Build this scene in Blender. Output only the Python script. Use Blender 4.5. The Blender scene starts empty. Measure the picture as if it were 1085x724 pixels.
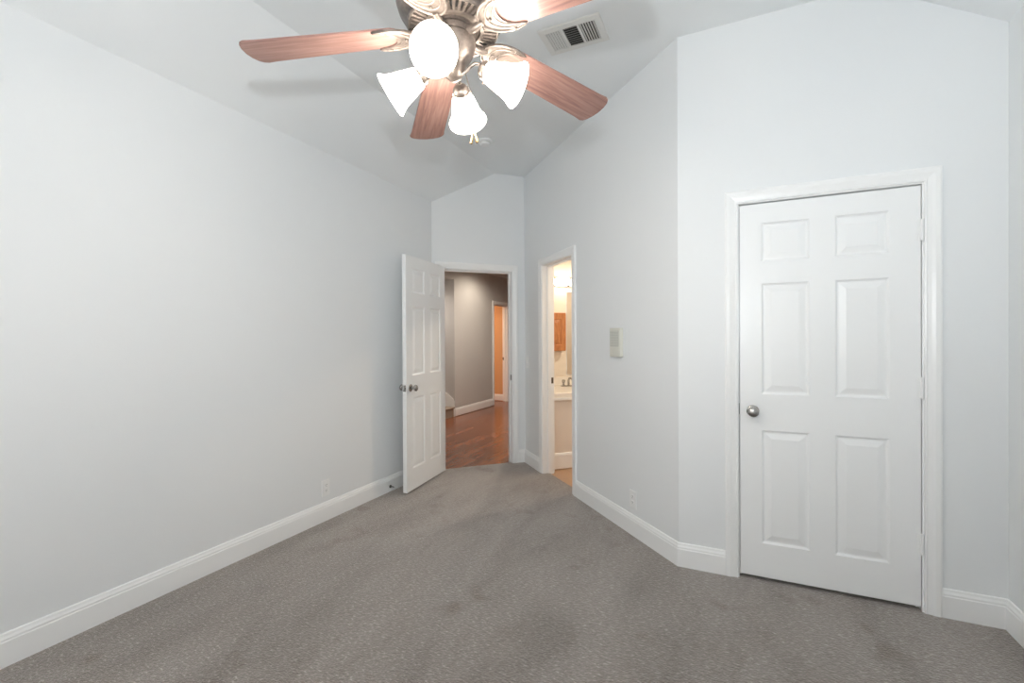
import bpy, bmesh, math, random
from mathutils import Vector, Matrix

random.seed(4)
SC = bpy.context.scene
COL = SC.collection
R2 = math.sqrt(.5)

# ------------------------------------------------------------------ camera
F_PX, YAW, PITCH, ROLL = 485.65, 25.0277, -0.2697, -0.2818
cam_d = bpy.data.cameras.new('camera')
cam_d.sensor_fit = 'HORIZONTAL'
cam_d.sensor_width = 36.0
cam_d.lens = 36.0 * F_PX / 1085.0
cam_d.clip_start = 0.02
cam = bpy.data.objects.new('camera', cam_d)
COL.objects.link(cam)
_y, _p, _r = (math.radians(v) for v in (YAW, PITCH, ROLL))
_F = Vector((-math.sin(_y) * math.cos(_p), math.cos(_y) * math.cos(_p), math.sin(_p)))
_R = Vector((math.cos(_y), math.sin(_y), 0))
_U = _R.cross(_F)
_R2 = _R * math.cos(_r) + _U * math.sin(_r)
_U2 = -_R * math.sin(_r) + _U * math.cos(_r)
cam.matrix_world = Matrix(((_R2.x, _U2.x, -_F.x, 0), (_R2.y, _U2.y, -_F.y, 0),
                           (_R2.z, _U2.z, -_F.z, 1.31), (0, 0, 0, 1)))
SC.camera = cam

# ------------------------------------------------------------------ world, large lights, exposure
SC.view_settings.view_transform = 'Standard'
SC.view_settings.look = 'None'
SC.view_settings.exposure = 0.08
SC.view_settings.gamma = 1.0
SC.view_settings.use_curve_mapping = False
SC.cycles.use_denoising = True
SC.cycles.max_bounces = 14
SC.cycles.diffuse_bounces = 8
SC.cycles.sample_clamp_indirect = 6.0
SC.cycles.caustics_reflective = False
SC.cycles.caustics_refractive = False

DAY = 2.1            # daylight outside the added window
FLASH = 82.0         # the photographer's flash just above the camera
BULB = 34.0           # fan lamp shades
HALL_W, BATH_W, FAR_W = 105.0, 12.0, 72.0

world = bpy.data.worlds.new('world')
SC.world = world
world.use_nodes = True
wn = world.node_tree
bg = wn.nodes['Background']
bg.inputs['Color'].default_value = (1.0, .99, .97, 1)
bg.inputs['Strength'].default_value = DAY


def light(name, kind, loc, energy, color, **kw):
    d = bpy.data.lights.new(name, kind)
    d.energy = energy
    d.color = color
    for k, v in kw.items():
        setattr(d, k, v)
    o = bpy.data.objects.new(name, d)
    COL.objects.link(o)
    o.location = loc
    return o


def aim(o, target):
    o.rotation_euler = (Vector(target) - o.location).to_track_quat('-Z', 'Y').to_euler()


WIN = (-2.1, -0.1, .55, 2.15)      # x0, x1, z0, z1 of the window added to the unseen back wall for fill
portal = light('window_portal', 'AREA', ((WIN[0] + WIN[1]) / 2, -.46, (WIN[2] + WIN[3]) / 2), 1, (1, 1, 1),
               shape='RECTANGLE', size=WIN[1] - WIN[0], size_y=WIN[3] - WIN[2])
portal.data.cycles.is_portal = True
aim(portal, ((WIN[0] + WIN[1]) / 2, 5, (WIN[2] + WIN[3]) / 2))

flash = light('camera_flash', 'SPOT', (.034, -.07, 1.533), FLASH, (.91, .96, 1.0),
              spot_size=math.radians(180), spot_blend=.8, shadow_soft_size=.018)
aim(flash, Vector((.034, -.07, 1.533)) + Vector((-.42, .90, 1.35)))

# ------------------------------------------------------------------ materials
MATS = {}


def principled(name, color, rough=.5, metal=0.0, spec=.5):
    m = bpy.data.materials.new(name)
    m.use_nodes = True
    b = m.node_tree.nodes['Principled BSDF']
    b.inputs['Base Color'].default_value = (*color, 1)
    b.inputs['Roughness'].default_value = rough
    b.inputs['Metallic'].default_value = metal
    b.inputs['Specular IOR Level'].default_value = spec
    MATS[name] = m
    return m, m.node_tree, b


def nd(nt, kind, **kw):
    n = nt.nodes.new(kind)
    for k, v in kw.items():
        if k in n.inputs:
            n.inputs[k].default_value = v
        else:
            setattr(n, k, v)
    return n


def ramp(nt, stops):
    n = nt.nodes.new('ShaderNodeValToRGB')
    els = n.color_ramp.elements
    while len(els) < len(stops):
        els.new(.5)
    for e, (p, c) in zip(els, stops):
        e.position = p
        e.color = (*c, 1)
    return n


def coords(nt, scale=(1, 1, 1), rot=(0, 0, 0), kind='Object'):
    tc = nt.nodes.new('ShaderNodeTexCoord')
    mp = nt.nodes.new('ShaderNodeMapping')
    mp.inputs['Scale'].default_value = scale
    mp.inputs['Rotation'].default_value = rot
    nt.links.new(tc.outputs[kind], mp.inputs['Vector'])
    return mp.outputs['Vector']


def bump(nt, b, height, strength, dist):
    bp = nd(nt, 'ShaderNodeBump', Strength=strength, Distance=dist)
    nt.links.new(height, bp.inputs['Height'])
    nt.links.new(bp.outputs['Normal'], b.inputs['Normal'])


def paint(name, color, rough, tex=.0):
    m, nt, b = principled(name, color, rough)
    if tex:
        n = nd(nt, 'ShaderNodeTexNoise', Scale=140.0, Detail=3.0)
        nt.links.new(coords(nt), n.inputs['Vector'])
        bump(nt, b, n.outputs['Fac'], tex, .002)
    return m


paint('wall_paint', (.778, .800, .812), .6, .18)
paint('ceiling_paint', (.800, .826, .838), .75, .25)
paint('hall_paint', (.53, .525, .515), .6, .15)
paint('bath_paint', (.78, .72, .63), .6, .12)
paint('far_room_paint', (.70, .40, .20), .6, .12)
paint('trim_paint', (.86, .87, .87), .28)
paint('door_paint', (.86, .875, .88), .33)
paint('plastic_white', (.83, .84, .84), .35)
paint('plastic_cream', (.66, .66, .60), .4)
paint('plastic_grille', (.50, .51, .47), .5)
paint('dark_slot', (.03, .03, .03), .6)
paint('duct_dark', (.05, .048, .045), .7)
paint('vent_metal', (.74, .74, .72), .4)
paint('counter_white', (.85, .82, .76), .2)
paint('vanity_paint', (.76, .70, .64), .45)
paint('rubber_white', (.75, .75, .73), .6)
principled('satin_nickel', (.40, .39, .375), .25, 1.0)
principled('dark_metal', (.16, .15, .14), .35, 1.0)
principled('chrome', (.75, .74, .72), .12, 1.0)
principled('brass', (.72, .52, .26), .25, 1.0)
principled('mirror_glass', (.9, .9, .9), .02, 1.0)

# antique pewter of the fan, brushed with dark wear
m, nt, b = principled('fan_pewter', (.4, .35, .31), .38, .55)
n = nd(nt, 'ShaderNodeTexNoise', Scale=28.0, Detail=6.0, Roughness=.7)
nt.links.new(coords(nt), n.inputs['Vector'])
r = ramp(nt, [(.3, (.085, .070, .062)), (.7, (.25, .212, .186))])
nt.links.new(n.outputs['Fac'], r.inputs['Fac'])
nt.links.new(r.outputs['Color'], b.inputs['Base Color'])

# frosted lit glass
m, nt, b = principled('lit_glass', (.95, .93, .9), .4)
b.inputs['Emission Color'].default_value = (1, .90, .78, 1)
b.inputs['Emission Strength'].default_value = BULB
m, nt, b = principled('lit_bulb', (1, 1, 1), .4)
b.inputs['Emission Color'].default_value = (1, .88, .72, 1)
b.inputs['Emission Strength'].default_value = BULB * 2
m, nt, b = principled('vanity_tube', (1, 1, 1), .4)
b.inputs['Emission Color'].default_value = (1, .86, .68, 1)
b.inputs['Emission Strength'].default_value = BATH_W

# fan blade wood
m, nt, b = principled('blade_wood', (.3, .16, .12), .33)
n = nd(nt, 'ShaderNodeTexNoise', Scale=5.0, Detail=7.0, Roughness=.62, Distortion=.6)
nt.links.new(coords(nt, (1.1, 16, 16)), n.inputs['Vector'])
r = ramp(nt, [(.28, (.155, .082, .074)), (.5, (.265, .150, .128)), (.75, (.37, .240, .205))])
nt.links.new(n.outputs['Fac'], r.inputs['Fac'])
nt.links.new(r.outputs['Color'], b.inputs['Base Color'])

# orange oak
m, nt, b = principled('oak', (.5, .2, .07), .35)
n = nd(nt, 'ShaderNodeTexNoise', Scale=8.0, Detail=5.0, Distortion=.5)
nt.links.new(coords(nt, (18, 18, 1.5)), n.inputs['Vector'])
r = ramp(nt, [(.3, (.36, .13, .045)), (.7, (.60, .26, .10))])
nt.links.new(n.outputs['Fac'], r.inputs['Fac'])
nt.links.new(r.outputs['Color'], b.inputs['Base Color'])

# carpet: looped pile with pale flecks in rows, faint worn patches
m, nt, b = principled('carpet', (.22, .2, .19), .95, 0, .1)
v1 = coords(nt, (1, 1, 1))
loop = nd(nt, 'ShaderNodeTexVoronoi', Scale=1.0, Randomness=.75)
nt.links.new(coords(nt, (85, 150, 60), (0, 0, .35)), loop.inputs['Vector'])
fine = nd(nt, 'ShaderNodeTexNoise', Scale=260.0, Detail=2.0)
nt.links.new(v1, fine.inputs['Vector'])
fleck = nd(nt, 'ShaderNodeTexNoise', Scale=1.0, Detail=3.0, Roughness=.65)
nt.links.new(coords(nt, (45, 110, 40), (0, 0, .35)), fleck.inputs['Vector'])
rb = ramp(nt, [(.30, (.172, .152, .141)), (.50, (.225, .202, .188)), (.60, (.275, .250, .233)), (.68, (.50, .47, .445))])
nt.links.new(fleck.outputs['Fac'], rb.inputs['Fac'])
dirt = nd(nt, 'ShaderNodeTexNoise', Scale=1.9, Detail=4.0, Roughness=.6, Distortion=.4)
nt.links.new(coords(nt, (1.5, .55, 1), (0, 0, .35)), dirt.inputs['Vector'])
rd = ramp(nt, [(.36, (.70, .685, .675)), (.49, (.91, .90, .89)), (.62, (1.03, 1.03, 1.03))])
nt.links.new(dirt.outputs['Fac'], rd.inputs['Fac'])
mx = nd(nt, 'ShaderNodeMix', data_type='RGBA', blend_type='MULTIPLY')
mx.inputs['Factor'].default_value = 1.0
nt.links.new(rb.outputs['Color'], mx.inputs[6])
nt.links.new(rd.outputs['Color'], mx.inputs[7])
spot_n = nd(nt, 'ShaderNodeTexNoise', Scale=3.4, Detail=2.0)
nt.links.new(coords(nt, (1, 1, 1), (0, 0, 1.1)), spot_n.inputs['Vector'])
rs = ramp(nt, [(.29, (.70, .65, .61)), (.37, (1, 1, 1))])
nt.links.new(spot_n.outputs['Fac'], rs.inputs['Fac'])
mx2 = nd(nt, 'ShaderNodeMix', data_type='RGBA', blend_type='MULTIPLY')
mx2.inputs['Factor'].default_value = 1.0
nt.links.new(mx.outputs[2], mx2.inputs[6])
nt.links.new(rs.outputs['Color'], mx2.inputs[7])
nt.links.new(mx2.outputs[2], b.inputs['Base Color'])
ad = nd(nt, 'ShaderNodeMath', operation='ADD')
nt.links.new(loop.outputs['Distance'], ad.inputs[0])
nt.links.new(fine.outputs['Fac'], ad.inputs[1])
bump(nt, b, ad.outputs['Value'], .55, .006)
b.inputs['Sheen Weight'].default_value = .7
b.inputs['Sheen Roughness'].default_value = .5
b.inputs['Sheen Tint'].default_value = (.9, .85, .8, 1)

m, nt, b = principled('stair_carpet', (.33, .27, .22), .95, 0, .1)
n = nd(nt, 'ShaderNodeTexNoise', Scale=180.0, Detail=2.0)
nt.links.new(coords(nt), n.inputs['Vector'])
bump(nt, b, n.outputs['Fac'], .5, .005)

# hall hardwood: planks along +Y
m, nt, b = principled('hardwood', (.3, .1, .05), .22)
br = nd(nt, 'ShaderNodeTexBrick', Scale=1.0, **{'Mortar Size': .0012, 'Brick Width': 1.1, 'Row Height': .083, 'Bias': -.2})
br.inputs['Color1'].default_value = (.20, .064, .026, 1)
br.inputs['Color2'].default_value = (.33, .118, .050, 1)
br.inputs['Mortar'].default_value = (.05, .018, .01, 1)
nt.links.new(coords(nt, (1, 1, 1), (0, 0, math.pi / 2)), br.inputs['Vector'])
g = nd(nt, 'ShaderNodeTexNoise', Scale=4.0, Detail=6.0, Distortion=.5)
nt.links.new(coords(nt, (14, 1.2, 1)), g.inputs['Vector'])
rg = ramp(nt, [(.3, (.75, .72, .7)), (.7, (1.2, 1.2, 1.2))])
nt.links.new(g.outputs['Fac'], rg.inputs['Fac'])
mx = nd(nt, 'ShaderNodeMix', data_type='RGBA', blend_type='MULTIPLY')
mx.inputs['Factor'].default_value = 1.0
nt.links.new(br.outputs['Color'], mx.inputs[6])
nt.links.new(rg.outputs['Color'], mx.inputs[7])
nt.links.new(mx.outputs[2], b.inputs['Base Color'])

# bathroom tile
m, nt, b = principled('tan_tile', (.5, .3, .18), .35)
br = nd(nt, 'ShaderNodeTexBrick', Scale=1.0, offset=0.0, **{'Mortar Size': .004, 'Brick Width': .3, 'Row Height': .3})
br.inputs['Color1'].default_value = (.47, .29, .17, 1)
br.inputs['Color2'].default_value = (.53, .34, .21, 1)
br.inputs['Mortar'].default_value = (.38, .27, .19, 1)
nt.links.new(coords(nt, (1, 1, 1), (0, 0, math.pi / 4)), br.inputs['Vector'])
nt.links.new(br.outputs['Color'], b.inputs['Base Color'])


# ------------------------------------------------------------------ geometry helpers
class Frame:
    """Plan frame: u runs along a wall, d comes out of it into the room, z is up."""
    def __init__(self, o, u, d, z0=0.0):
        self.o, self.u, self.d, self.z0 = Vector((*o, 0)), Vector((*u, 0)), Vector((*d, 0)), z0

    def p(self, u, d, z):
        return self.o + self.u * u + self.d * d + Vector((0, 0, z + self.z0))

    def vec(self, u, d, z):
        return self.u * u + self.d * d + Vector((0, 0, z))


WORLD = Frame((0, 0), (1, 0), (0, 1))
CN = (-.2494, 2.7982)                       # convex corner between closet wall and angled wall
SB = (-R2, R2)                              # along the angled wall, away from the corner
NB = (R2, R2)                               # behind the angled wall
FB = Frame(CN, SB, (-R2, -R2))              # angled (bathroom) wall, room side is +d
LB = 2.4026
BP = (CN[0] + SB[0] * LB, CN[1] + SB[1] * LB)
FD = Frame(BP, (-R2, -R2), (R2, -R2))       # entry wall, u from the inner corner to the left wall
LD = .9866
FC = Frame(CN, (1, 0), (0, -1))             # closet wall
XL, XR, YB = -2.6459, 1.1463, -.36
FL = Frame((XL, 0), (0, 1), (1, 0))         # left wall
FR = Frame((XR, 0), (0, 1), (-1, 0))        # right wall
FK = Frame((0, YB), (1, 0), (0, 1))         # back wall
BATH = Frame(CN, SB, NB)                    # u = s, d = n


class MB:
    def __init__(self):
        self.v, self.f = [], []

    def add(self, vs, fs):
        k = len(self.v)
        self.v += [Vector(x) for x in vs]
        self.f += [[i + k for i in f] for f in fs]
        return self

    def box(self, F, u0, u1, d0, d1, z0, z1):
        vs = [F.p(u, d, z) for z in (z0, z1) for d in (d0, d1) for u in (u0, u1)]
        return self.add(vs, [(0, 1, 3, 2), (4, 6, 7, 5), (0, 4, 5, 1), (2, 3, 7, 6), (0, 2, 6, 4), (1, 5, 7, 3)])

    def prism(self, pts, z0, z1):
        n = len(pts)
        vs = [(x, y, z0) for x, y in pts] + [(x, y, z1) for x, y in pts]
        return self.add(vs, [list(range(n))[::-1], list(range(n, 2 * n))] +
                        [(i, (i + 1) % n, n + (i + 1) % n, n + i) for i in range(n)])

    def sweep(self, rings, closed_profile=True, caps=True):
        k = len(rings[0])
        vs = [v for r_ in rings for v in r_]
        fs = []
        for a in range(len(rings) - 1):
            for i in range(k if closed_profile else k - 1):
                j = (i + 1) % k
                fs.append((a * k + i, a * k + j, (a + 1) * k + j, (a + 1) * k + i))
        if caps and closed_profile:
            fs += [list(range(k))[::-1], [(len(rings) - 1) * k + i for i in range(k)]]
        return self.add(vs, fs)

    def lathe(self, origin, axis, prof, seg=32, ring=False):
        """prof: list of (distance along axis, radius)"""
        o, ax = Vector(origin), Vector(axis).normalized()
        t = ax.orthogonal().normalized()
        s = ax.cross(t)
        rings = [[o + ax * h + (t * math.cos(2 * math.pi * i / seg) + s * math.sin(2 * math.pi * i / seg)) * max(rr, 1e-4)
                  for i in range(seg)] for h, rr in prof]
        return self.sweep(rings + [rings[0]], caps=False) if ring else self.sweep(rings)

    def tube(self, pts, rad, seg=10):
        pts = [Vector(p) for p in pts]
        rings, t0 = [], None
        for i, p in enumerate(pts):
            d = (pts[min(i + 1, len(pts) - 1)] - pts[max(i - 1, 0)]).normalized()
            if t0 is None:
                t0 = d.orthogonal().normalized()
            t0 = (t0 - d * t0.dot(d)).normalized()
            s = d.cross(t0)
            rr = rad[i] if isinstance(rad, (list, tuple)) else rad
            rings.append([p + (t0 * math.cos(2 * math.pi * k / seg) + s * math.sin(2 * math.pi * k / seg)) * rr for k in range(seg)])
        return self.sweep(rings)

    def mesh(self, name, mat, origin=(0, 0, 0), smooth=False, angle=35):
        me = bpy.data.meshes.new(name)
        o = Vector(origin)
        me.from_pydata([tuple(v - o) for v in self.v], [], self.f)
        bm = bmesh.new()
        bm.from_mesh(me)
        bmesh.ops.recalc_face_normals(bm, faces=bm.faces)
        bm.to_mesh(me)
        bm.free()
        if smooth:
            me.shade_smooth()
            me.set_sharp_from_angle(angle=math.radians(angle))
        me.materials.append(MATS[mat])
        return me


def link(name, me, parent=None, loc=(0, 0, 0)):
    o = bpy.data.objects.new(name, me)
    COL.objects.link(o)
    o.location = loc
    if parent:
        o.parent = parent
    return o


def bevel(o, w=.002, seg=2, angle=40):
    md = o.modifiers.new('bevel', 'BEVEL')
    md.width = w
    md.segments = seg
    md.limit_method = 'ANGLE'
    md.angle_limit = math.radians(angle)
    return o


def base(parent):
    while parent.parent:
        parent = parent.parent
    return parent.location


def part(name, mb, mat, parent, smooth=False, label=None, angle=35):
    """A mesh given in world coordinates, parented to a thing whose origin is its location."""
    o = link(name, mb.mesh(name, mat, base(parent), smooth, angle), parent)
    if label:
        o['label'] = label
    return o


def tag(o, label, cat=None, group=None, kind=None):
    o['label'] = label
    if cat:
        o['category'] = cat
    if group:
        o['group'] = group
    if kind:
        o['kind'] = kind
    return o


def thing(name, loc, label, cat, group=None):
    o = link(name, None, None, loc)
    o.empty_display_size = .05
    return tag(o, label, cat, group)


def single(name, mb, mat, loc, label, cat, smooth=False, group=None):
    o = link(name, mb.mesh(name, mat, loc, smooth), None, loc)
    return tag(o, label, cat, group)


def struct(name, mb, mat, label, loc=(0, 0, 0), smooth=False):
    o = link(name, mb.mesh(name, mat, loc, smooth), None, loc)
    return tag(o, label, None, None, 'structure')


# ------------------------------------------------------------------ the shell
WT, WH = .115, 3.2


def wall(name, F, u0, u1, mat, label, holes=(), h=WH, t=WT, z0=-.05):
    mb = MB()
    u = u0
    for a, b2, s0, s1 in sorted(holes):
        mb.box(F, u, a, -t, 0, z0, h)
        if s0 > z0:
            mb.box(F, a, b2, -t, 0, z0, s0)
        if s1 < h:
            mb.box(F, a, b2, -t, 0, s1, h)
        u = b2
    mb.box(F, u, u1, -t, 0, z0, h)
    return struct(name, mb, mat, label)


OPEN_D = (.151, .890, 2.02)      # entry doorway, along FD
OPEN_B = (1.31, 1.93, 2.02)      # bathroom doorway, along FB
OPEN_C = (.3140, 1.0940, 2.041)  # closet doorway, along FC
HOLE = .02                       # jamb board thickness set into each wall opening


def hole(o):
    return (o[0] - HOLE, o[1] + HOLE, -.05, o[2] + HOLE)


wall('wall_left', FL, YB - .1, 3.79, 'wall_paint', 'long plain pale grey wall on the left side of the room')
wall('wall_entry', FD, -.115, LD + .04, 'wall_paint', 'narrow pale grey wall around the entry doorway', [hole(OPEN_D)])
wall('wall_angled', FB, .0, LB, 'wall_paint', 'angled pale grey wall with the narrow bathroom doorway', [hole(OPEN_B)])
wall('wall_closet', FC, -.0, XR - CN[0] + .115, 'wall_paint', 'pale grey wall holding the closed closet door', [hole(OPEN_C)])
wall('wall_right', FR, YB - .1, 2.86, 'wall_paint', 'sliver of pale grey wall at the right edge of the photo')
wall('wall_back', FK, XL - .115, XR + .115, 'wall_paint', 'wall with the added daylight window behind the viewer', [(WIN[0], WIN[1], WIN[2], WIN[3])])

# ceiling: flat middle with a sloped strip along each long wall
prof = [(-2.80, 2.5643), (-2.1787, 3.04), (.63, 3.04), (1.1463, 2.7145), (1.30, 2.6176)]
mb = MB()
ring = lambda yy: [Vector((x, yy, z)) for x, z in prof] + [Vector((x, yy, z + .12)) for x, z in reversed(prof)]
mb.sweep([ring(YB - .15), ring(4.75)])
struct('ceiling', mb, 'ceiling_paint', 'pale grey vaulted ceiling with a flat middle and sloped sides')

# bedroom carpet, running into the thresholds and the closet
pd = lambda u, d: tuple(FD.p(u, d, 0))[:2]
pb = lambda s, n_: tuple(BATH.p(s, n_, 0))[:2]
carpet_poly = [(XL - .05, YB - .05), (XR + .05, YB - .05), (XR + .05, 3.5), (CN[0] + .1, 3.5), (CN[0] + .05, CN[1] + .06),
               pb(OPEN_B[0] - HOLE, .05), pb(OPEN_B[0] - HOLE, .078), pb(OPEN_B[1] + HOLE, .066), pb(OPEN_B[1] + HOLE, .05),
               pb(LB + .02, .03), pd(OPEN_D[0] - HOLE, -.02), pd(OPEN_D[0] - HOLE, -.028), pd(OPEN_D[1] + HOLE, -.028),
               pd(OPEN_D[1] + HOLE, -.02), pd(LD + .03, -.02), (XL - .05, 3.80)]
struct('floor', MB().prism(carpet_poly, -.011, 0), 'carpet', 'taupe grey loop pile carpet covering the bedroom floor')

# hall and stair shell
hall_poly = [(-4.38, 2.9), (-2.70, 2.9), tuple(BATH.p(2.43, -1.05, 0))[:2], tuple(BATH.p(2.43, .05, 0))[:2],
             tuple(BATH.p(2.82, .05, 0))[:2], tuple(BATH.p(2.82, 2.4, 0))[:2], (-.58, 10.06), (-4.38, 10.06)]
struct('floor_hall', MB().prism([(-6.9, 2.9)] + [(-2.70, 2.9), tuple(BATH.p(2.405, -1.03, 0))[:2], tuple(BATH.p(2.405, .05, 0))[:2],
       tuple(BATH.p(2.82, .05, 0))[:2], tuple(BATH.p(2.82, 2.4, 0))[:2], (-.58, 10.06), (-6.9, 10.06)], -.08, -.011),
       'hardwood', 'reddish brown hardwood floor of the hall beyond the open door')
HC = 2.58
struct('ceiling_hall', MB().prism(hall_poly, HC, HC + .1), 'hall_paint', 'hall ceiling beyond the open door')
FW = Frame((-4.21, 0), (0, 1), (1, 0))
wall('wall_hall_left', FW, 2.9, 10.06, 'hall_paint', 'beige grey hall wall seen through the entry doorway',
     [(5.72, 6.69, -.05, 2.34), (8.165 - HOLE, 8.785 + HOLE, -.05, 2.01 + HOLE)], h=HC + .05)
wall('wall_hall_end', Frame((0, 10.0), (1, 0), (0, -1)), -4.35, -.5, 'hall_paint', 'far end wall of the hall', h=HC + .05)
wall('wall_hall_start', Frame((0, 3.0), (1, 0), (0, 1)), -4.35, -2.7, 'hall_paint', 'near end wall of the hall', h=HC + .05)
wall('wall_hall_right', Frame((-.6, 0), (0, 1), (-1, 0)), 6.4, 10.1, 'hall_paint', 'right side wall of the hall', h=HC + .05)
FS = Frame((-4.21, 6.69), (-1, 0), (0, -1))
wall('wall_stair_far', FS, WT, 2.3, 'hall_paint', 'stairwell side wall left of the hall', h=2.8)
wall('wall_stair_near', Frame((-4.21, 5.72), (-1, 0), (0, 1)), WT, 2.3, 'hall_paint', 'near side wall of the stairwell', h=2.8)
wall('wall_stair_end', Frame((-6.2, 0), (0, 1), (1, 0)), 5.6, 6.8, 'hall_paint', 'end wall of the stairwell', h=2.8)
struct('ceiling_stair', MB().box(WORLD, -6.3, -4.21 - WT, 5.62, 6.79, 2.34, 2.44), 'hall_paint', 'low soffit over the stairs')
# far room behind the hall
FF = Frame((0, 8.80), (1, 0), (0, -1))
wall('wall_far_room', FF, -6.9, -4.21 - WT, 'far_room_paint', 'warm orange lit wall of the room beyond the hall', h=2.6)
wall('wall_far_room_left', Frame((-6.8, 0), (0, 1), (1, 0)), 6.8, 8.9, 'far_room_paint', 'left wall of the far room', h=2.6)
wall('wall_far_room_near', Frame((0, 6.83), (1, 0), (0, 1)), -6.9, -4.21 - WT, 'far_room_paint', 'near wall of the far room', h=2.6, t=.02)
struct('ceiling_far_room', MB().box(WORLD, -6.9, -4.21 - WT, 6.81, 8.9, 2.5, 2.6), 'far_room_paint', 'ceiling of the far room')

# bathroom shell
bp_ = [pb(.8, .05), pb(2.8, .05), pb(2.8, 2.4), pb(.8, 2.4)]
struct('floor_bathroom', MB().prism(bp_, -.08, -.011), 'tan_tile', 'tan tile floor of the bathroom')
struct('ceiling_bathroom', MB().prism(bp_, 2.5, 2.6), 'bath_paint', 'ceiling of the bathroom')
wall('wall_bathroom_back', Frame(pb(2.75, 0), NB, (R2, -R2)), WT, 2.45, 'bath_paint', 'warm beige bathroom wall behind the sink counter', h=2.55)
wall('wall_bathroom_near', Frame(pb(.9, 0), NB, (-R2, R2)), WT, 2.45, 'bath_paint', 'near side wall of the bathroom', h=2.55)
wall('wall_bathroom_side', Frame(pb(0, 2.3), SB, (-R2, -R2)), .8, 2.85, 'bath_paint', 'side wall of the bathroom', h=2.55)
wall('wall_bathroom_front', Frame(pb(0, 0), SB, (-R2, -R2)), LB + .115, 2.86, 'bath_paint', 'short bathroom wall beside the hall', h=2.55)

# closet shell behind the closed door
wall('wall_closet_back', Frame((0, 3.45), (1, 0), (0, -1)), CN[0] - .1, XR + .115, 'wall_paint', 'back wall inside the closet', t=.08)
wall('wall_closet_left', Frame((CN[0] + .1, 0), (0, 1), (1, 0)), 2.90, 3.5, 'wall_paint', 'left wall inside the closet', t=.08)
wall('wall_closet_right', Frame((XR, 0), (0, 1), (-1, 0)), 2.90, 3.5, 'wall_paint', 'right wall inside the closet')

# ------------------------------------------------------------------ trim
BASE_P = [(0, 0), (.016, 0), (.016, .100), (.0135, .104), (.0135, .112), (.009, .122), (.007, .131), (.003, .134), (0, .134)]


def baseboard(name, F, u0, u1, m0, m1, label, mat='trim_paint'):
    """m0, m1: how far each end shifts per unit of depth (mitres)."""
    mb = MB()
    mb.sweep([[F.p(u0 + m0 * d, d, z) for d, z in BASE_P], [F.p(u1 + m1 * d, d, z) for d, z in BASE_P]])
    return struct(name, mb, mat, label)


CW, RV = .064, .006     # casing width, reveal
CO = CW + RV
T8 = math.tan(math.radians(22.5))
baseboard('baseboard_left', FL, YB, 3.7995, 1, -T8, 'white baseboard along the left wall')
baseboard('baseboard_entry', FD, 0, OPEN_D[0] - CO, 1, 0, 'short white baseboard right of the entry doorway')
baseboard('baseboard_angled', FB, 0, OPEN_B[0] - CO, -T8, 0, 'white baseboard on the angled wall between bathroom doorway and corner')
baseboard('baseboard_nook', FB, OPEN_B[1] + CO, LB, 0, -1, 'short white baseboard between the bathroom and entry doorways')
baseboard('baseboard_closet_left', FC, 0, OPEN_C[0] - CO, -T8, 0, 'short white baseboard left of the closet door')
baseboard('baseboard_closet_right', FC, OPEN_C[1] + CO, XR - CN[0], 0, -1, 'short white baseboard right of the closet door')
baseboard('baseboard_right', FR, YB, CN[1], 1, -1, 'white baseboard on the wall at the right edge')
baseboard('baseboard_back', FK, XL, XR, 1, -1, 'white baseboard under the added window behind the viewer')
baseboard('baseboard_hall', FW, 6.69, 8.165 - CO, 0, 0, 'white baseboard of the hall wall')
baseboard('baseboard_far_room', FF, -6.7, -4.21 - WT, 0, 0, 'baseboard of the orange far room')

CAS_P = [(RV, 0), (RV, .010), (RV + .007, .012), (RV + .011, .010), (RV + .026, .013), (RV + .040, .0175), (RV + .056, .0185), (RV + CW, .015), (RV + CW, 0)]


def casing(mb, F, a, b2, zt):
    rings = []
    for which in range(4):
        rr = []
        for o, d in CAS_P:
            u = a - o if which < 2 else b2 + o
            z = 0.0 if which in (0, 3) else zt + o
            rr.append(F.p(u, d, z))
        rings.append(rr)
    mb.sweep(rings)


def door_trim(name, F, o, label, stop=(.045, .012), t=WT, both=False, z0=0.0):
    a, b2, zt = o
    mb = MB()
    casing(mb, F, a, b2, zt)
    if both:
        casing(mb, Frame((F.p(0, -t, 0).x, F.p(0, -t, 0).y), F.u[:2], (-F.d)[:2]), a, b2, zt)
    mb.box(F, a - HOLE, a, -t, 0, -.01, zt + HOLE)
    mb.box(F, b2, b2 + HOLE, -t, 0, -.01, zt + HOLE)
    mb.box(F, a, b2, -t, 0, zt, zt + HOLE)
    if stop:
        s0, th = stop
        mb.box(F, a, a + th, -s0 - .035, -s0, -.01, zt)
        mb.box(F, b2 - th, b2, -s0 - .035, -s0, -.01, zt)
        mb.box(F, a + th, b2 - th, -s0 - .035, -s0, zt - th, zt)
    return struct(name, mb, 'trim_paint', label)


tr1 = door_trim('trim_1', FC, OPEN_C, 'white casing around the closed closet door')
tr2 = door_trim('trim_2', FD, OPEN_D, 'white casing around the entry doorway to the hall', both=True)
tr3 = door_trim('trim_3', FB, OPEN_B, 'white casing around the narrow bathroom doorway', stop=(.05, .010), both=True)
tr4 = door_trim('trim_4', FW, (8.165, 8.785, 2.01), 'white casing of the far hall doorway')

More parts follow.
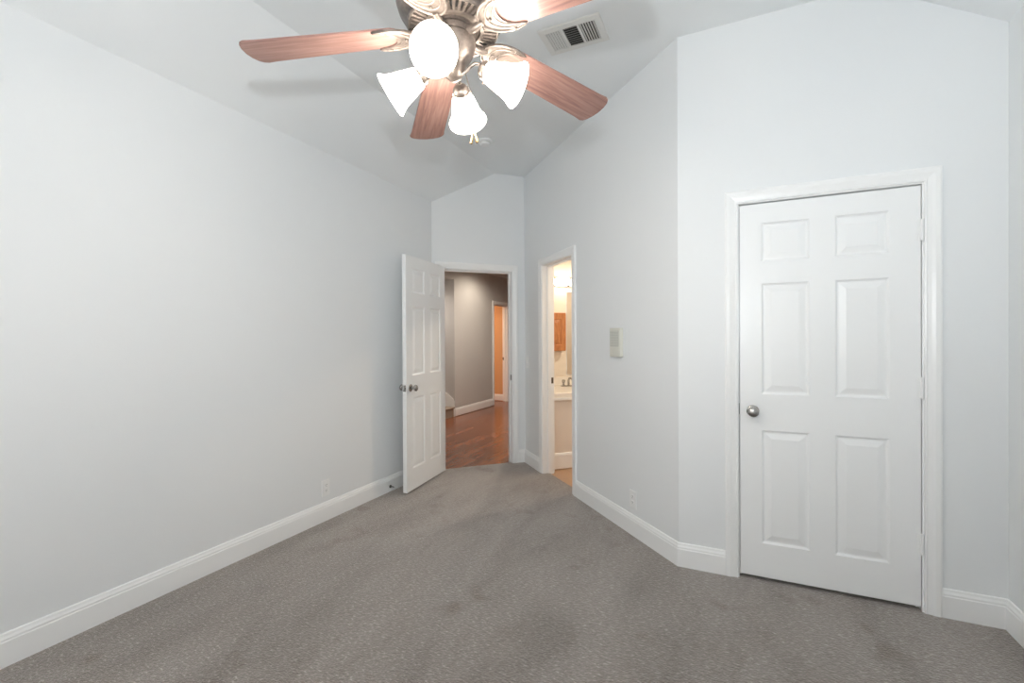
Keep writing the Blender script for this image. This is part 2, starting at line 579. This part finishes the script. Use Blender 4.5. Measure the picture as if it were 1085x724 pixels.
strike = lambda F, u0, u1, d0, d1, z: MB().box(F, u0, u1, d0, d1, z - .029, z + .029)
part('strike_plate', strike(FC, OPEN_C[0] - .001, OPEN_C[0] + .0012, -.028, .004, .925), 'dark_metal', tr1, label='dark metal strike plate')
part('strike_plate', strike(FD, OPEN_D[0] - .001, OPEN_D[0] + .0015, -.036, -.004, .905), 'dark_metal', tr2, label='dark metal strike plate')
part('strike_plate', strike(FB, OPEN_B[1] - .0015, OPEN_B[1] + .001, -.112, -.078, .905), 'dark_metal', tr3, label='dark metal strike plate')
part('strike_plate', strike(FW, 8.785 - .0015, 8.785 + .001, -.113, -.078, .90), 'dark_metal', tr4, label='dark metal strike plate')


# ------------------------------------------------------------------ six-panel doors
def door_mesh(F, w, h, t, z0, cols, rows):
    """Leaf with front at d=0, back at d=-t; cols/rows are the panel openings as fractions."""
    mb = MB()
    us = sorted({0, 1} | {c for p_ in cols for c in p_})
    zs = sorted({0, 1} | {c for p_ in rows for c in p_})
    steps = [(0, 0), (.010, .0085), (.018, .0085), (.046, .002), (.050, .002)]
    for side in (0, 1):
        D = (lambda q: -q) if side == 0 else (lambda q: -t + q)
        for i in range(len(us) - 1):
            for j in range(len(zs) - 1):
                a, b2, c, e = us[i] * w, us[i + 1] * w, z0 + zs[j] * h, z0 + zs[j + 1] * h
                if (us[i], us[i + 1]) in cols and (zs[j], zs[j + 1]) in rows:
                    loops = [[F.p(a + q, D(k), c + q), F.p(b2 - q, D(k), c + q), F.p(b2 - q, D(k), e - q), F.p(a + q, D(k), e - q)] for q, k in steps]
                    vs = [v for l in loops for v in l]
                    fs = [(4 * k + s, 4 * k + (s + 1) % 4, 4 * k + 4 + (s + 1) % 4, 4 * k + 4 + s) for k in range(len(loops) - 1) for s in range(4)]
                    fs.append([4 * (len(loops) - 1) + s for s in range(4)])
                    mb.add(vs, fs)
                else:
                    mb.add([F.p(a, D(0), c), F.p(b2, D(0), c), F.p(b2, D(0), e), F.p(a, D(0), e)], [(0, 1, 2, 3)])
    for i in range(len(us) - 1):
        for z in (z0, z0 + h):
            mb.add([F.p(us[i] * w, 0, z), F.p(us[i + 1] * w, 0, z), F.p(us[i + 1] * w, -t, z), F.p(us[i] * w, -t, z)], [(0, 1, 2, 3)])
    for j in range(len(zs) - 1):
        for u in (0, w):
            mb.add([F.p(u, 0, z0 + zs[j] * h), F.p(u, 0, z0 + zs[j + 1] * h), F.p(u, -t, z0 + zs[j + 1] * h), F.p(u, -t, z0 + zs[j] * h)], [(0, 1, 2, 3)])
    return mb


def door_leaf(name, mb, loc, label):
    me = mb.mesh(name, 'door_paint', loc)
    bm = bmesh.new()
    bm.from_mesh(me)
    bmesh.ops.remove_doubles(bm, verts=bm.verts, dist=1e-5)
    bmesh.ops.recalc_face_normals(bm, faces=bm.faces)
    bm.to_mesh(me)
    bm.free()
    o = link(name, me, None, loc)
    return tag(o, label, None, None, 'structure')


def knob_set(F, u, z, parent, d0=0.0, sgn=1):
    """Round knob with a rose, standing out of the face at depth d0."""
    ax = F.vec(0, sgn, 0)
    o = F.p(u, d0, z)
    k = part('knob', MB().lathe(o, ax, [(.006, .011), (.030, .0105), (.034, .017), (.040, .0245), (.048, .0275), (.056, .0262), (.062, .020), (.0645, .010), (.065, 0)], 28),
             'satin_nickel', parent, True)
    rs_ = part('rosette', MB().lathe(o, ax, [(0, .031), (.003, .031), (.007, .026), (.009, .014), (.009, 0)], 28), 'satin_nickel', k, True)
    return k


COLS = [(.136, .418), (.562, .846)]
ROWS = [(.0905, .394), (.491, .786), (.845, .948)]
loc = tuple(FC.p(.3180, 0, .0227))
d1 = door_leaf('door_1', door_mesh(Frame(FC.p(.3180, -.004, 0)[:2], (1, 0), (0, -1)), .7725, 2.010, .035, .0227, COLS, ROWS), loc,
               'closed white six panel closet door with a satin knob on its left side')
knob_set(FC, .380, .916, d1, -.004)
for z in (1.82, 1.068, .324):
    hb = MB().lathe(FC.p(1.0922, .004, z - .052), (0, 0, 1), [(0, .0035), (.002, .0068), (.102, .0068), (.104, .0035), (.104, 0)], 14)
    hb.box(FC, 1.0795, 1.0922, -.006, -.0015, z - .05, z + .05)
    part('hinge', hb, 'trim_paint', d1, True)

# entry door, swung back almost against the left wall; d points at the visible face
fu = Vector((.119, -.993, 0)).normalized()
fd = Vector((fu.y, -fu.x, 0))
if fd.x < 0:
    fd = -fd
FREE = Vector((-2.431, 3.108, 0))
HW = .722
FO = Frame((FREE - fu * HW)[:2], fu[:2], fd[:2])
d2 = door_leaf('door_2', door_mesh(FO, HW, 2.010, .036, .020, [(.140, .425), (.565, .860)], ROWS), tuple(FO.p(0, 0, .02)),
               'white six panel entry door standing open against the left wall')
knob_set(FO, HW - .066, .900, d2, 0, 1)
knob_set(FO, HW - .066, .900, d2, -.036, -1)
lp = MB().box(FO, HW - .0005, HW + .0015, -.030, -.006, .872, .928)
lp.box(FO, HW, HW + .010, -.025, -.011, .892, .908)
part('latch_plate', lp, 'satin_nickel', d2, label='small metal latch plate on the door edge')
for z in (1.80, 1.05, .30):
    hb = MB().lathe(FO.p(-.006, -.040, z - .05), (0, 0, 1), [(0, .006), (.1, .006), (.1, 0)], 12)
    hb.box(FO, -.006, .02, -.040, -.036, z - .048, z + .048)
    part('hinge', hb, 'trim_paint', d2, True)

# unseen window behind the viewer, added to fill the room with daylight
fx = MB()
wx0, wx1, wz0, wz1 = WIN
for a, b2, c, e in ((wx0, wx0 + .05, wz0, wz1), (wx1 - .05, wx1, wz0, wz1), (wx0 + .05, wx1 - .05, wz0, wz0 + .05), (wx0 + .05, wx1 - .05, wz1 - .05, wz1),
                    ((wx0 + wx1) / 2 - .03, (wx0 + wx1) / 2 + .03, wz0 + .05, wz1 - .05)):
    fx.box(FK, a, b2, -.08, -.02, c, e)
win = struct('window_added_1', fx, 'trim_paint', 'wide white framed window added behind the viewer for fill daylight', tuple(FK.p((wx0 + wx1) / 2, -.05, wz0)))
part('sill', MB().box(FK, wx0 - .04, wx1 + .04, -.02, .03, wz0 - .025, wz0), 'trim_paint', win)

# ------------------------------------------------------------------ ceiling fan
HX, HY = -.7822, 1.2474
fan = thing('ceiling_fan', (HX, HY, 3.04), 'five blade ceiling fan with wooden blades and four lit glass shades', 'ceiling fan')
FZ = Frame((HX, HY), (1, 0), (0, 1))
ax0 = lambda z: (HX, HY, z)
UP = (0, 0, 1)
zl = lambda pr: [(z, rr) for rr, z in pr]
part('canopy', MB().lathe(ax0(0), UP, zl([(0, 3.04), (.075, 3.04), (.074, 3.02), (.060, 2.985), (.030, 2.965), (.014, 2.96), (0, 2.96)]), 40), 'fan_pewter', fan, True)
part('downrod', MB().lathe(ax0(0), UP, zl([(0, 2.965), (.0125, 2.965), (.0125, 2.50), (0, 2.50)]), 20), 'fan_pewter', fan, True)
part('motor_housing', MB().lathe(ax0(0), UP, zl([(0, 2.525), (.030, 2.525), (.034, 2.50), (.055, 2.492), (.105, 2.475), (.150, 2.450), (.172, 2.425), (.180, 2.40),
     (.180, 2.385), (.176, 2.380), (.176, 2.370), (.178, 2.365), (.172, 2.345), (.160, 2.325), (.145, 2.310), (.142, 2.302), (.090, 2.302), (.086, 2.296), (.074, 2.294), (0, 2.294)]), 64),
     'fan_pewter', fan, True, angle=50)
gr = MB()
gr.lathe(ax0(0), UP, zl([(.088, 2.3035), (.143, 2.3035), (.143, 2.3005), (.088, 2.3005)]), 64, True)
part('vent_recess', gr, 'dark_slot', fan, label='dark vent slots under the motor')
rb = MB()
for i in range(44):
    a = 2 * math.pi * i / 44
    c, s = math.cos(a), math.sin(a)
    Fr = Frame((HX, HY), (c, s), (-s, c))
    rb.box(Fr, .094, .138, -.0042, .0042, 2.291, 2.302)
rb.lathe(ax0(0), UP, zl([(.137, 2.303), (.145, 2.303), (.145, 2.294), (.141, 2.288), (.137, 2.290)]), 64, True)
rb.lathe(ax0(0), UP, zl([(.085, 2.303), (.096, 2.303), (.096, 2.290), (.085, 2.290)]), 64, True)
part('vent_ring', rb, 'fan_pewter', fan)
# switch housing with its two grooves and bowl
part('switch_housing', MB().lathe(ax0(0), UP, zl([(0, 2.296), (.070, 2.296), (.070, 2.285), (.061, 2.284), (.061, 2.2805), (.070, 2.2795), (.070, 2.263), (.061, 2.262), (.061, 2.2585),
     (.070, 2.2575), (.070, 2.250), (.068, 2.236), (.063, 2.218), (.054, 2.200), (.043, 2.186), (.037, 2.178), (.035, 2.166), (.030, 2.156), (.027, 2.146), (.018, 2.138), (.010, 2.132), (0, 2.130)]), 48),
     'fan_pewter', fan, True, angle=50)
# blades with their irons, in a frame that runs out along the blade
PITCH_B, DROOP = math.radians(-10.19), math.radians(5.75)
PH = 205.04
half = lambda r_: (.119 + (.150 - .119) * (r_ - .2) / .46) / 2
out = [(.165, half(.17) - .022), (.175, half(.17) - .008), (.19, half(.19))] + [(r_, half(r_)) for r_ in (.3, .4, .5, .6)] + \
      [(.632, .077), (.645, .070), (.653, .056), (.660, .030), (.663, 0.0), (.660, -.030), (.652, -.056), (.641, -.070), (.626, -.0765)] + \
      [(r_, -half(r_)) for r_ in (.6, .5, .4, .3)] + [(.19, -half(.19)), (.175, -half(.17) + .008), (.165, -half(.17) + .022)]
blade_me = MB().prism(out, 0, .006).mesh('blade', 'blade_wood')
bmx = bmesh.new()
bmx.from_mesh(blade_me)
bmesh.ops.bevel(bmx, geom=[e for e in bmx.edges if e.calc_face_angle(0) > 1.0], offset=.0018, segments=2, affect='EDGES')
bmx.to_mesh(blade_me)
bmx.free()
ib = MB()
shield = [(.108, .010), (.116, .024), (.128, .037), (.146, .050), (.168, .059), (.192, .064), (.216, .065), (.240, .061), (.250, .056), (.238, .051), (.220, .047),
          (.204, .040), (.192, .030), (.184, .017), (.181, 0)]
shield = shield + [(a, -b2) for a, b2 in reversed(shield[:-1])]
ib.prism(shield, -.006, -.0005)
ib.tube([(.066, 0, -.012), (.085, 0, -.016), (.105, 0, -.013), (.125, 0, -.008)], [.014, .013, .012, .008], 12)


def arc_rib(pts, rad, z):
    full = [(a, b2, z) for a, b2 in pts[::-1]] + [(a, -b2, z) for a, b2 in pts[1:]]
    n_ = len(full)
    ib.tube(full, [rad * (.35 + .65 * math.sin(math.pi * i / (n_ - 1)) ** .5) for i in range(n_)], 8)


arc_rib([(.112, 0), (.115, .014), (.124, .029), (.139, .042), (.160, .053), (.188, .0605), (.216, .062), (.246, .057)], .0048, -.007)
arc_rib([(.140, 0), (.142, .012), (.150, .026), (.164, .038), (.184, .047), (.206, .051), (.228, .052)], .0034, -.0065)
arc_rib([(.166, 0), (.168, .010), (.175, .022), (.188, .033), (.204, .041)], .0032, -.0062)
for x, y in ((.205, .056), (.205, -.056), (.150, 0)):
    ib.lathe((x, y, -.006), (0, 0, -1), [(0, .005), (.004, .005), (.006, .003), (.006, 0)], 10)
iron_me = ib.mesh('blade_bracket', 'fan_pewter', smooth=True, angle=40)
for k in range(5):
    mat = Matrix.Translation((0, 0, 2.287 - 3.04)) @ Matrix.Rotation(math.radians(PH - 72 * k), 4, 'Z') @ Matrix.Rotation(DROOP, 4, 'Y') @ Matrix.Rotation(PITCH_B, 4, 'X')
    for nm, me in (('blade', blade_me), ('blade_bracket', iron_me)):
        o = link(nm, me, fan)
        o.matrix_local = mat
# lamp arms with their cups, bell shades and bulbs
PL = 287.6
arm_mb = MB()
arm_mb.tube([(.020, 0, -.005), (.040, 0, .004), (.056, 0, .020), (.070, 0, .028), (.084, 0, .026), (.094, 0, .016), (.099, 0, .008)], .0052, 10)
cup_dir = Vector((.095, 0, -.0494)).normalized()
neck = Vector((.1085, 0, 0))
cup_mb = MB().lathe(neck - cup_dir * .026, cup_dir, [(0, 0), (0, .010), (.003, .016), (.006, .022), (.010, .0235), (.013, .027), (.026, .0285), (.030, .0285), (.030, .024), (.012, .022), (.012, 0)], 28)
for q in range(3):
    a = 2 * math.pi * q / 3 + .4
    t_ = cup_dir.orthogonal().normalized()
    s_ = cup_dir.cross(t_)
    dr = t_ * math.cos(a) + s_ * math.sin(a)
    cup_mb.lathe(neck - cup_dir * .004 + dr * .028, dr, [(0, .002), (.006, .002), (.006, .004), (.010, .004), (.010, 0)], 8)
so = [(.0, .0275), (.006, .0310), (.014, .0340), (.030, .0385), (.048, .0435), (.066, .0480), (.082, .0525), (.094, .0575), (.103, .0630), (.109, .0670), (.112, .0680), (.114, .0670)]
si = [(.112, .0650), (.103, .0600), (.093, .0550), (.081, .0500), (.065, .0455), (.047, .0410), (.030, .0360), (.015, .0315), (.008, .0285), (.002, .0250), (.0, .0250)]
shade_mb = MB()
pr_ = so + si
t_ = cup_dir.orthogonal().normalized()
s_ = cup_dir.cross(t_)
rings = [[neck + cup_dir * h + (t_ * math.cos(2 * math.pi * i / 40) + s_ * math.sin(2 * math.pi * i / 40)) * rr for i in range(40)] for h, rr in pr_]
rings.append(rings[0])
shade_mb.sweep(rings, caps=False)
bulb_mb = MB().lathe(neck, cup_dir, [(-.012, 0), (-.012, .012), (.020, .013), (.034, .020), (.050, .0265), (.064, .0265), (.076, .019), (.083, .008), (.084, 0)], 24)
mes = {'lamp_arm': arm_mb.mesh('lamp_arm', 'fan_pewter', smooth=True), 'shade_holder': cup_mb.mesh('shade_holder', 'fan_pewter', smooth=True, angle=50),
       'lamp_shade': shade_mb.mesh('lamp_shade', 'lit_glass', smooth=True, angle=60), 'bulb': bulb_mb.mesh('bulb', 'lit_bulb', smooth=True)}
for k in range(4):
    mat = Matrix.Translation((-.001, -.002, 2.153 - 3.04)) @ Matrix.Rotation(math.radians(PL - 90 * k), 4, 'Z')
    arm = link('lamp_arm', mes['lamp_arm'], fan)
    arm.matrix_local = mat
    link('shade_holder', mes['shade_holder'], arm)
    sh = link('lamp_shade', mes['lamp_shade'], fan)
    sh.matrix_local = mat
    link('bulb', mes['bulb'], sh)
# pull chains
for q, (off, ln, tl) in enumerate(((.060, 1.970, -.006), (.066, 1.968, .010))):
    a = math.radians(25 - 8 * q)
    c = Vector((HX + .036 * math.cos(a), HY + .036 * math.sin(a), 0))
    e = Vector((HX + off * math.cos(a), HY + off * math.sin(a), 0))
    ch = MB().tube([c + Vector((0, 0, 2.162)), c * .6 + e * .4 + Vector((0, 0, 2.12)), e + Vector((0, 0, 2.06)), e + Vector((0, 0, ln))], .0012, 6)
    for i in range(26):
        z = 2.06 - i * (2.06 - ln) / 26
        ch.lathe(e + Vector((0, 0, z - .0018)), UP, [(0, 0), (.0004, .0013), (.0018, .0019), (.0032, .0013), (.0036, 0)], 6)
    pc = part('pull_chain', ch, 'satin_nickel', fan, True)
    ext = Vector((math.cos(a) * tl, math.sin(a) * tl, -.038))
    part('chain_fob', MB().lathe(e + Vector((0, 0, ln)), ext, [(0, 0), (0, .0015), (.005, .0025), (.020, .0030), (.032, .0048), (.037, .0045), (.038, .002), (.038, 0)], 14), 'brass', pc, True)

# ------------------------------------------------------------------ ceiling vent and smoke detector
VC = (-.781, 2.523)
vent = thing('ceiling_vent', (VC[0], VC[1], 3.04), 'white rectangular louvred air vent in the ceiling beside the fan', 'air vent')
FV = Frame(VC, (1, 0), (0, 1), 3.04)
fr = MB()
hx, hy, ix, iy = .178, .122, .138, .083
fo = [(-hx, -hy), (hx, -hy), (hx, hy), (-hx, hy)]
fi = [(-ix, -iy), (ix, -iy), (ix, iy), (-ix, iy)]
rings = []
for z, mixf in ((0, 0), (-.003, 0), (-.007, .12), (-.009, .8), (-.008, 1.0), (0, 1.0)):
    rings.append([FV.p(a[0] + (b2[0] - a[0]) * mixf, a[1] + (b2[1] - a[1]) * mixf, z) for a, b2 in zip(fo, fi)])
fr.sweep(rings + [rings[0]], caps=False)
for x in (-.046, .046):
    fr.box(FV, x - .006, x + .006, -iy, iy, -.008, -.001)
part('vent_frame', fr, 'vent_metal', vent)
part('duct_opening', MB().box(FV, -ix, ix, -iy, iy, -.0012, .0), 'duct_dark', vent, label='dark duct behind the louvres')


def louvre_bank(x0, x1, tilt, n_, cross=False):
    mb = MB()
    for i in range(n_):
        if cross:
            y = -iy + (i + .5) * 2 * iy / n_
            dx = .0035
            mb.add([FV.p(x0, y - dx, -.0075), FV.p(x1, y - dx, -.0075), FV.p(x1, y + dx, -.0018), FV.p(x0, y + dx, -.0018),
                    FV.p(x0, y - dx + .001, -.0075), FV.p(x1, y - dx + .001, -.0075), FV.p(x1, y + dx + .001, -.0018), FV.p(x0, y + dx + .001, -.0018)],
                   [(0, 1, 2, 3), (4, 5, 6, 7), (0, 1, 5, 4), (2, 3, 7, 6), (0, 3, 7, 4), (1, 2, 6, 5)])
        else:
            x = x0 + (i + .5) * (x1 - x0) / n_
            dx = .0045 * tilt
            mb.add([FV.p(x - dx, -iy, -.0078), FV.p(x - dx, iy, -.0078), FV.p(x + dx, iy, -.0018), FV.p(x + dx, -iy, -.0018),
                    FV.p(x - dx + .001, -iy, -.0078), FV.p(x - dx + .001, iy, -.0078), FV.p(x + dx + .001, iy, -.0018), FV.p(x + dx + .001, -iy, -.0018)],
                   [(0, 1, 2, 3), (4, 5, 6, 7), (0, 1, 5, 4), (2, 3, 7, 6), (0, 3, 7, 4), (1, 2, 6, 5)])
    return mb


part('louvre_bank', louvre_bank(-ix, -.052, 1.0, 6), 'vent_metal', vent)
part('louvre_bank', louvre_bank(-.040, .040, 1.0, 9, True), 'vent_metal', vent)
part('louvre_bank', louvre_bank(.052, ix, -1.0, 6), 'vent_metal', vent)
for x in (-.158, .158):
    part('screw', MB().lathe(FV.p(x, 0, -.0085), (0, 0, -1), [(0, .005), (.002, .004), (.0025, 0)], 12), 'vent_metal', vent)

sm = single('smoke_detector', MB().lathe((-1.90, 3.53, 3.04), (0, 0, -1), [(0, 0), (0, .068), (.010, .068), (.014, .064), (.017, .056), (.019, .050), (.030, .047), (.036, .040), (.038, .030), (.038, 0)], 40),
            'plastic_white', (-1.90, 3.53, 3.04), 'round white smoke detector on the ceiling above the entry', 'smoke detector', True)
part('sensor_slots', MB().lathe((-1.90, 3.53, 3.04), (0, 0, -1), [(.0205, .0495), (.0205, .0503), (.0245, .0497), (.0245, .0480)], 40, True), 'plastic_grille', sm, label='grey slotted band')


# ------------------------------------------------------------------ wall plates
def plate_mb(F, u, z, w, h, t=.006):
    mb = MB()
    rings = []
    for d, s in ((0, 0), (t * .5, 0), (t, .004)):
        rings.append([F.p(u - w / 2 + s, d, z - h / 2 + s), F.p(u + w / 2 - s, d, z - h / 2 + s), F.p(u + w / 2 - s, d, z + h / 2 - s), F.p(u - w / 2 + s, d, z + h / 2 - s)])
    return mb.sweep(rings)


def outlet(F, u, z, label):
    t = thing('wall_outlet', tuple(F.p(u, 0, z - .0575)), label, 'electrical outlet', 'wall outlets')
    part('faceplate', plate_mb(F, u, z, .072, .117), 'plastic_white', t)
    for dz in (.0195, -.0195):
        mb = MB()
        ring_ = [(math.cos(a) * .0175, max(-.0135, min(.0135, math.sin(a) * .0175))) for a in [2 * math.pi * i / 28 for i in range(28)]]
        mb.sweep([[F.p(u + a, .0055, z + dz + b2) for a, b2 in ring_], [F.p(u + a * .97, .0082, z + dz + b2 * .97) for a, b2 in ring_]])
        rc = part('receptacle', mb, 'plastic_white', t)
        for a, hh in ((-.0065, .009), (.0065, .007)):
            part('slot', MB().box(F, u + a - .0011, u + a + .0011, .0080, .0085, z + dz - hh / 2 + .003, z + dz + hh / 2 + .003), 'dark_slot', rc, label='dark socket slot')
        part('slot', MB().lathe(F.p(u, .0080, z + dz - .0075), F.vec(0, 1, 0), [(0, .0024), (.0005, .0024), (.0005, 0)], 10), 'dark_slot', rc, label='dark round ground hole')
    part('screw', MB().lathe(F.p(u, .0058, z), F.vec(0, 1, 0), [(0, .003), (.001, .0028), (.0014, 0)], 12), 'plastic_white', t)


outlet(FL, 2.444, .236, 'white outlet low on the left wall near the open door')
outlet(FB, .446, .236, 'white outlet low on the angled wall below the intercom')

sw = thing('light_switch', tuple(FB.p(2.325, 0, 1.012)), 'small white light switch between the entry and bathroom doorways', 'light switch')
part('faceplate', plate_mb(FB, 2.325, 1.07, .072, .117), 'plastic_white', sw)
tg = MB()
tg.sweep([[FB.p(2.325 + a, .0058, 1.07 + b2) for a, b2 in ((-.005, -.012), (.005, -.012), (.005, .012), (-.005, .012))],
          [FB.p(2.325 + a, .016, 1.078 + b2) for a, b2 in ((-.004, -.005), (.004, -.005), (.004, .005), (-.004, .005))]])
part('toggle', tg, 'plastic_white', sw)
for dz in (.03, -.03):
    part('screw', MB().lathe(FB.p(2.325, .0058, 1.07 + dz), FB.vec(0, 1, 0), [(0, .003), (.001, .0028), (.0014, 0)], 12), 'plastic_grille', sw)

# intercom box on the angled wall
IU, IZ0, IZ1, ID = .619, 1.184, 1.386, .030
ic = thing('intercom', tuple(FB.p(IU, 0, IZ0)), 'cream wall intercom box with a slotted speaker grille', 'intercom')
o = part('housing', MB().box(FB, IU - .064, IU + .064, 0, ID, IZ0, IZ1), 'plastic_cream', ic)
bevel(o, .004)
part('speaker_panel', MB().box(FB, IU - .052, IU + .056, ID, ID + .0012, IZ0 + .072, IZ1 - .020), 'plastic_grille', ic, label='grey green speaker panel')
gs = MB()
for i in range(10):
    z = IZ0 + .080 + i * .0105
    gs.box(FB, IU - .046, IU + .050, ID + .0012, ID + .0018, z, z + .0035)
part('speaker_slots', gs, 'plastic_cream', ic)
for i in range(3):
    part('button', MB().box(FB, IU - .050, IU + .054, ID, ID + .003, IZ0 + .012 + i * .019, IZ0 + .025 + i * .019), 'plastic_cream', ic)

# door stop on the left baseboard
ds = thing('door_stop', tuple(FL.p(3.135, .016, .045)), 'small metal door stop on the left baseboard by the open door', 'door stop')
part('mount', MB().lathe(FL.p(3.135, .016, .045), (1, 0, 0), [(0, 0), (0, .014), (.004, .013), (.008, .008), (.008, 0)], 20), 'dark_metal', ds, True)
part('rod', MB().lathe(FL.p(3.135, .022, .045), (1, 0, 0), [(0, .0045), (.045, .0045), (.045, 0)], 14), 'dark_metal', ds, True)
part('rubber_tip', MB().lathe(FL.p(3.135, .064, .045), (1, 0, 0), [(0, 0), (0, .0085), (.012, .0085), (.015, .006), (.015, 0)], 16), 'rubber_white', ds, True, label='white rubber tip')

# ------------------------------------------------------------------ bathroom
van = thing('sink_vanity', tuple(BATH.p(2.03, .6, -.011)), 'built in sink vanity with white counter seen through the bathroom doorway', 'vanity')
vb = MB().box(BATH, 2.05, 2.75, WT, 1.25, -.011, .70)
part('cabinet', vb, 'vanity_paint', van)
pp = MB()
pp.sweep([[BATH.p(2.05 - d, n_, z) for d, z in [(0, 0), (.016, 0), (.016, .13), (.009, .15), (.003, .155), (0, .155)]] for n_ in (WT, 1.25)])
part('baseboard', pp, 'trim_paint', van)
ct = MB().box(BATH, 2.030, 2.75, WT, 1.25, .700, .765)
o = part('countertop', ct, 'counter_white', van)
bevel(o, .008, 3)
part('counter_lip', MB().box(BATH, 2.022, 2.031, WT, 1.25, .692, .716), 'trim_paint', van)
part('backsplash', MB().box(BATH, 2.735, 2.75, WT, 1.25, .765, .86), 'counter_white', van)
fa = thing('faucet', tuple(BATH.p(2.60, .62, .765)), 'metal sink faucet on the white bathroom counter', 'faucet')
part('base_plate', MB().box(BATH, 2.575, 2.625, .53, .71, .765, .777), 'satin_nickel', fa)
for n_ in (.555, .685):
    h_ = part('handle', MB().lathe(BATH.p(2.60, n_, .777), UP, [(0, .016), (.012, .013), (.030, .010), (.034, .018), (.060, .020), (.066, .014), (.066, 0)], 18), 'satin_nickel', fa, True)
part('spout', MB().tube([BATH.p(2.60, .62, .775), BATH.p(2.60, .62, .835), BATH.p(2.585, .62, .858), BATH.p(2.54, .62, .862), BATH.p(2.49, .62, .845), BATH.p(2.482, .62, .825)], [.013, .012, .012, .011, .010, .010], 14), 'satin_nickel', fa, True)
FKB = Frame(pb(2.75, 0), NB, (R2, -R2))     # bathroom back wall: u = n, d towards the bedroom
mc = thing('medicine_cabinet', tuple(FKB.p(.44, 0, 1.172)), 'orange oak cabinet hung on the bathroom wall under the light', 'cabinet')
part('carcass', MB().box(FKB, .27, .612, 0, .09, 1.172, 1.615), 'oak', mc)
dm = door_mesh(Frame(FKB.p(.275, .110, 0)[:2], FKB.u[:2], FKB.d[:2]), .332, .425, .018, 1.181, [(.16, .84)], [(.14, .86)])
part('cabinet_door', dm, 'oak', mc)
part('knob', MB().lathe(FKB.p(.300, .110, 1.23), FKB.vec(0, 1, 0), [(0, .006), (.010, .006), (.014, .012), (.022, .010), (.022, 0)], 14), 'dark_metal', mc, True)
mr = thing('bathroom_mirror', tuple(FKB.p(1.05, 0, .88)), 'tall mirror edge right of the oak bathroom cabinet', 'mirror')
part('glass', MB().box(FKB, .672, 1.44, .004, .009, .885, 1.87), 'mirror_glass', mr)
part('frame', MB().box(FKB, .664, 1.45, 0, .0045, .875, 1.88), 'trim_paint', mr)
vl = thing('vanity_light', tuple(FKB.p(.7, 0, 1.93)), 'bright white vanity light bar on the bathroom wall', 'wall lamp')
part('back_plate', MB().box(FKB, .30, 1.20, 0, .03, 1.935, 2.035), 'chrome', vl)
for u in (.40, .60, .80, 1.00):
    b_ = part('bulb', MB().lathe(FKB.p(u, .030, 1.985), FKB.vec(0, 1, 0), [(0, 0), (0, .02), (.015, .022), (.03, .040), (.055, .058), (.085, .060), (.110, .045), (.122, .02), (.125, 0)], 22), 'vanity_tube', vl, True)
    part('socket', MB().lathe(FKB.p(u, .028, 1.985), FKB.vec(0, 1, 0), [(0, .03), (.014, .026), (.016, .021)], 18), 'chrome', b_, True)

# ------------------------------------------------------------------ stairs, ceiling lights and added fill lamps
st = thing('staircase', (-4.22, 6.2, -.011), 'carpeted stairs rising to the left from the hall floor', 'staircase')
for i in range(6):
    x0 = -4.225 - i * .26
    zt = .172 * (i + 1) - .011
    mb = MB().box(WORLD, x0 - .27, x0, 5.735, 6.675, -.011, zt - .03)
    mb.sweep([[Vector((x0 + d, y, zt + z)) for d, z in ((-.27, -.03), (.012, -.03), (.024, -.022), (.026, -.012), (.020, -.003), (.010, 0), (-.27, 0))] for y in (5.735, 6.675)])
    part('step', mb, 'stair_carpet', st, True)
sk = MB()
sk.sweep([[Vector((x, y, z)) for x, z in ((-4.215, -.011), (-4.215, .25), (-4.24, .30), (-5.8, 1.34), (-5.8, -.011))] for y in (6.676, 6.689)])
part('skirt_board', sk, 'trim_paint', st, label='white skirt board along the wall')


def ceiling_lamp(x, y, z, watts, color, label):
    t = thing('recessed_light', (x, y, z), label, 'ceiling light')
    part('trim_ring', MB().lathe((x, y, z), (0, 0, -1), [(0, .05), (0, .085), (.004, .085), (.008, .07), (.008, .062)], 28, True), 'trim_paint', t, True)
    part('lens', MB().lathe((x, y, z), (0, 0, -1), [(0, 0), (0, .055), (.003, .055), (.003, 0)], 28), 'lit_bulb', t)
    s_ = light('recessed_lamp', 'SPOT', (x, y, z - .03), watts, color, spot_size=math.radians(172), spot_blend=.6, shadow_soft_size=.05)
    return t


ceiling_lamp(-3.60, 7.2, HC, HALL_W * .34, (1, .86, .70), 'recessed hall ceiling light near the beige wall')
ceiling_lamp(-2.7, 6.2, HC, HALL_W * 1.1, (1, .88, .75), 'unseen recessed light added to brighten the hall')  # second hall lamp, added out of view to lift the ambient light
ceiling_lamp(-4.9, 6.1, 2.34, HALL_W * .3, (1, .88, .78), 'unseen recessed light added to brighten the stairwell')  # added lamp in the soffit, only there to brighten the stairwell
_bl = BATH.p(1.55, 1.05, 0)
ceiling_lamp(_bl.x, _bl.y, 2.5, 50, (1, .84, .66), 'unseen recessed light added to brighten the bathroom')  # added fill for the vanity front and warm spill through the doorway
ceiling_lamp(-5.3, 8.0, 2.5, FAR_W, (1, .70, .42), 'recessed ceiling light of the orange far room')
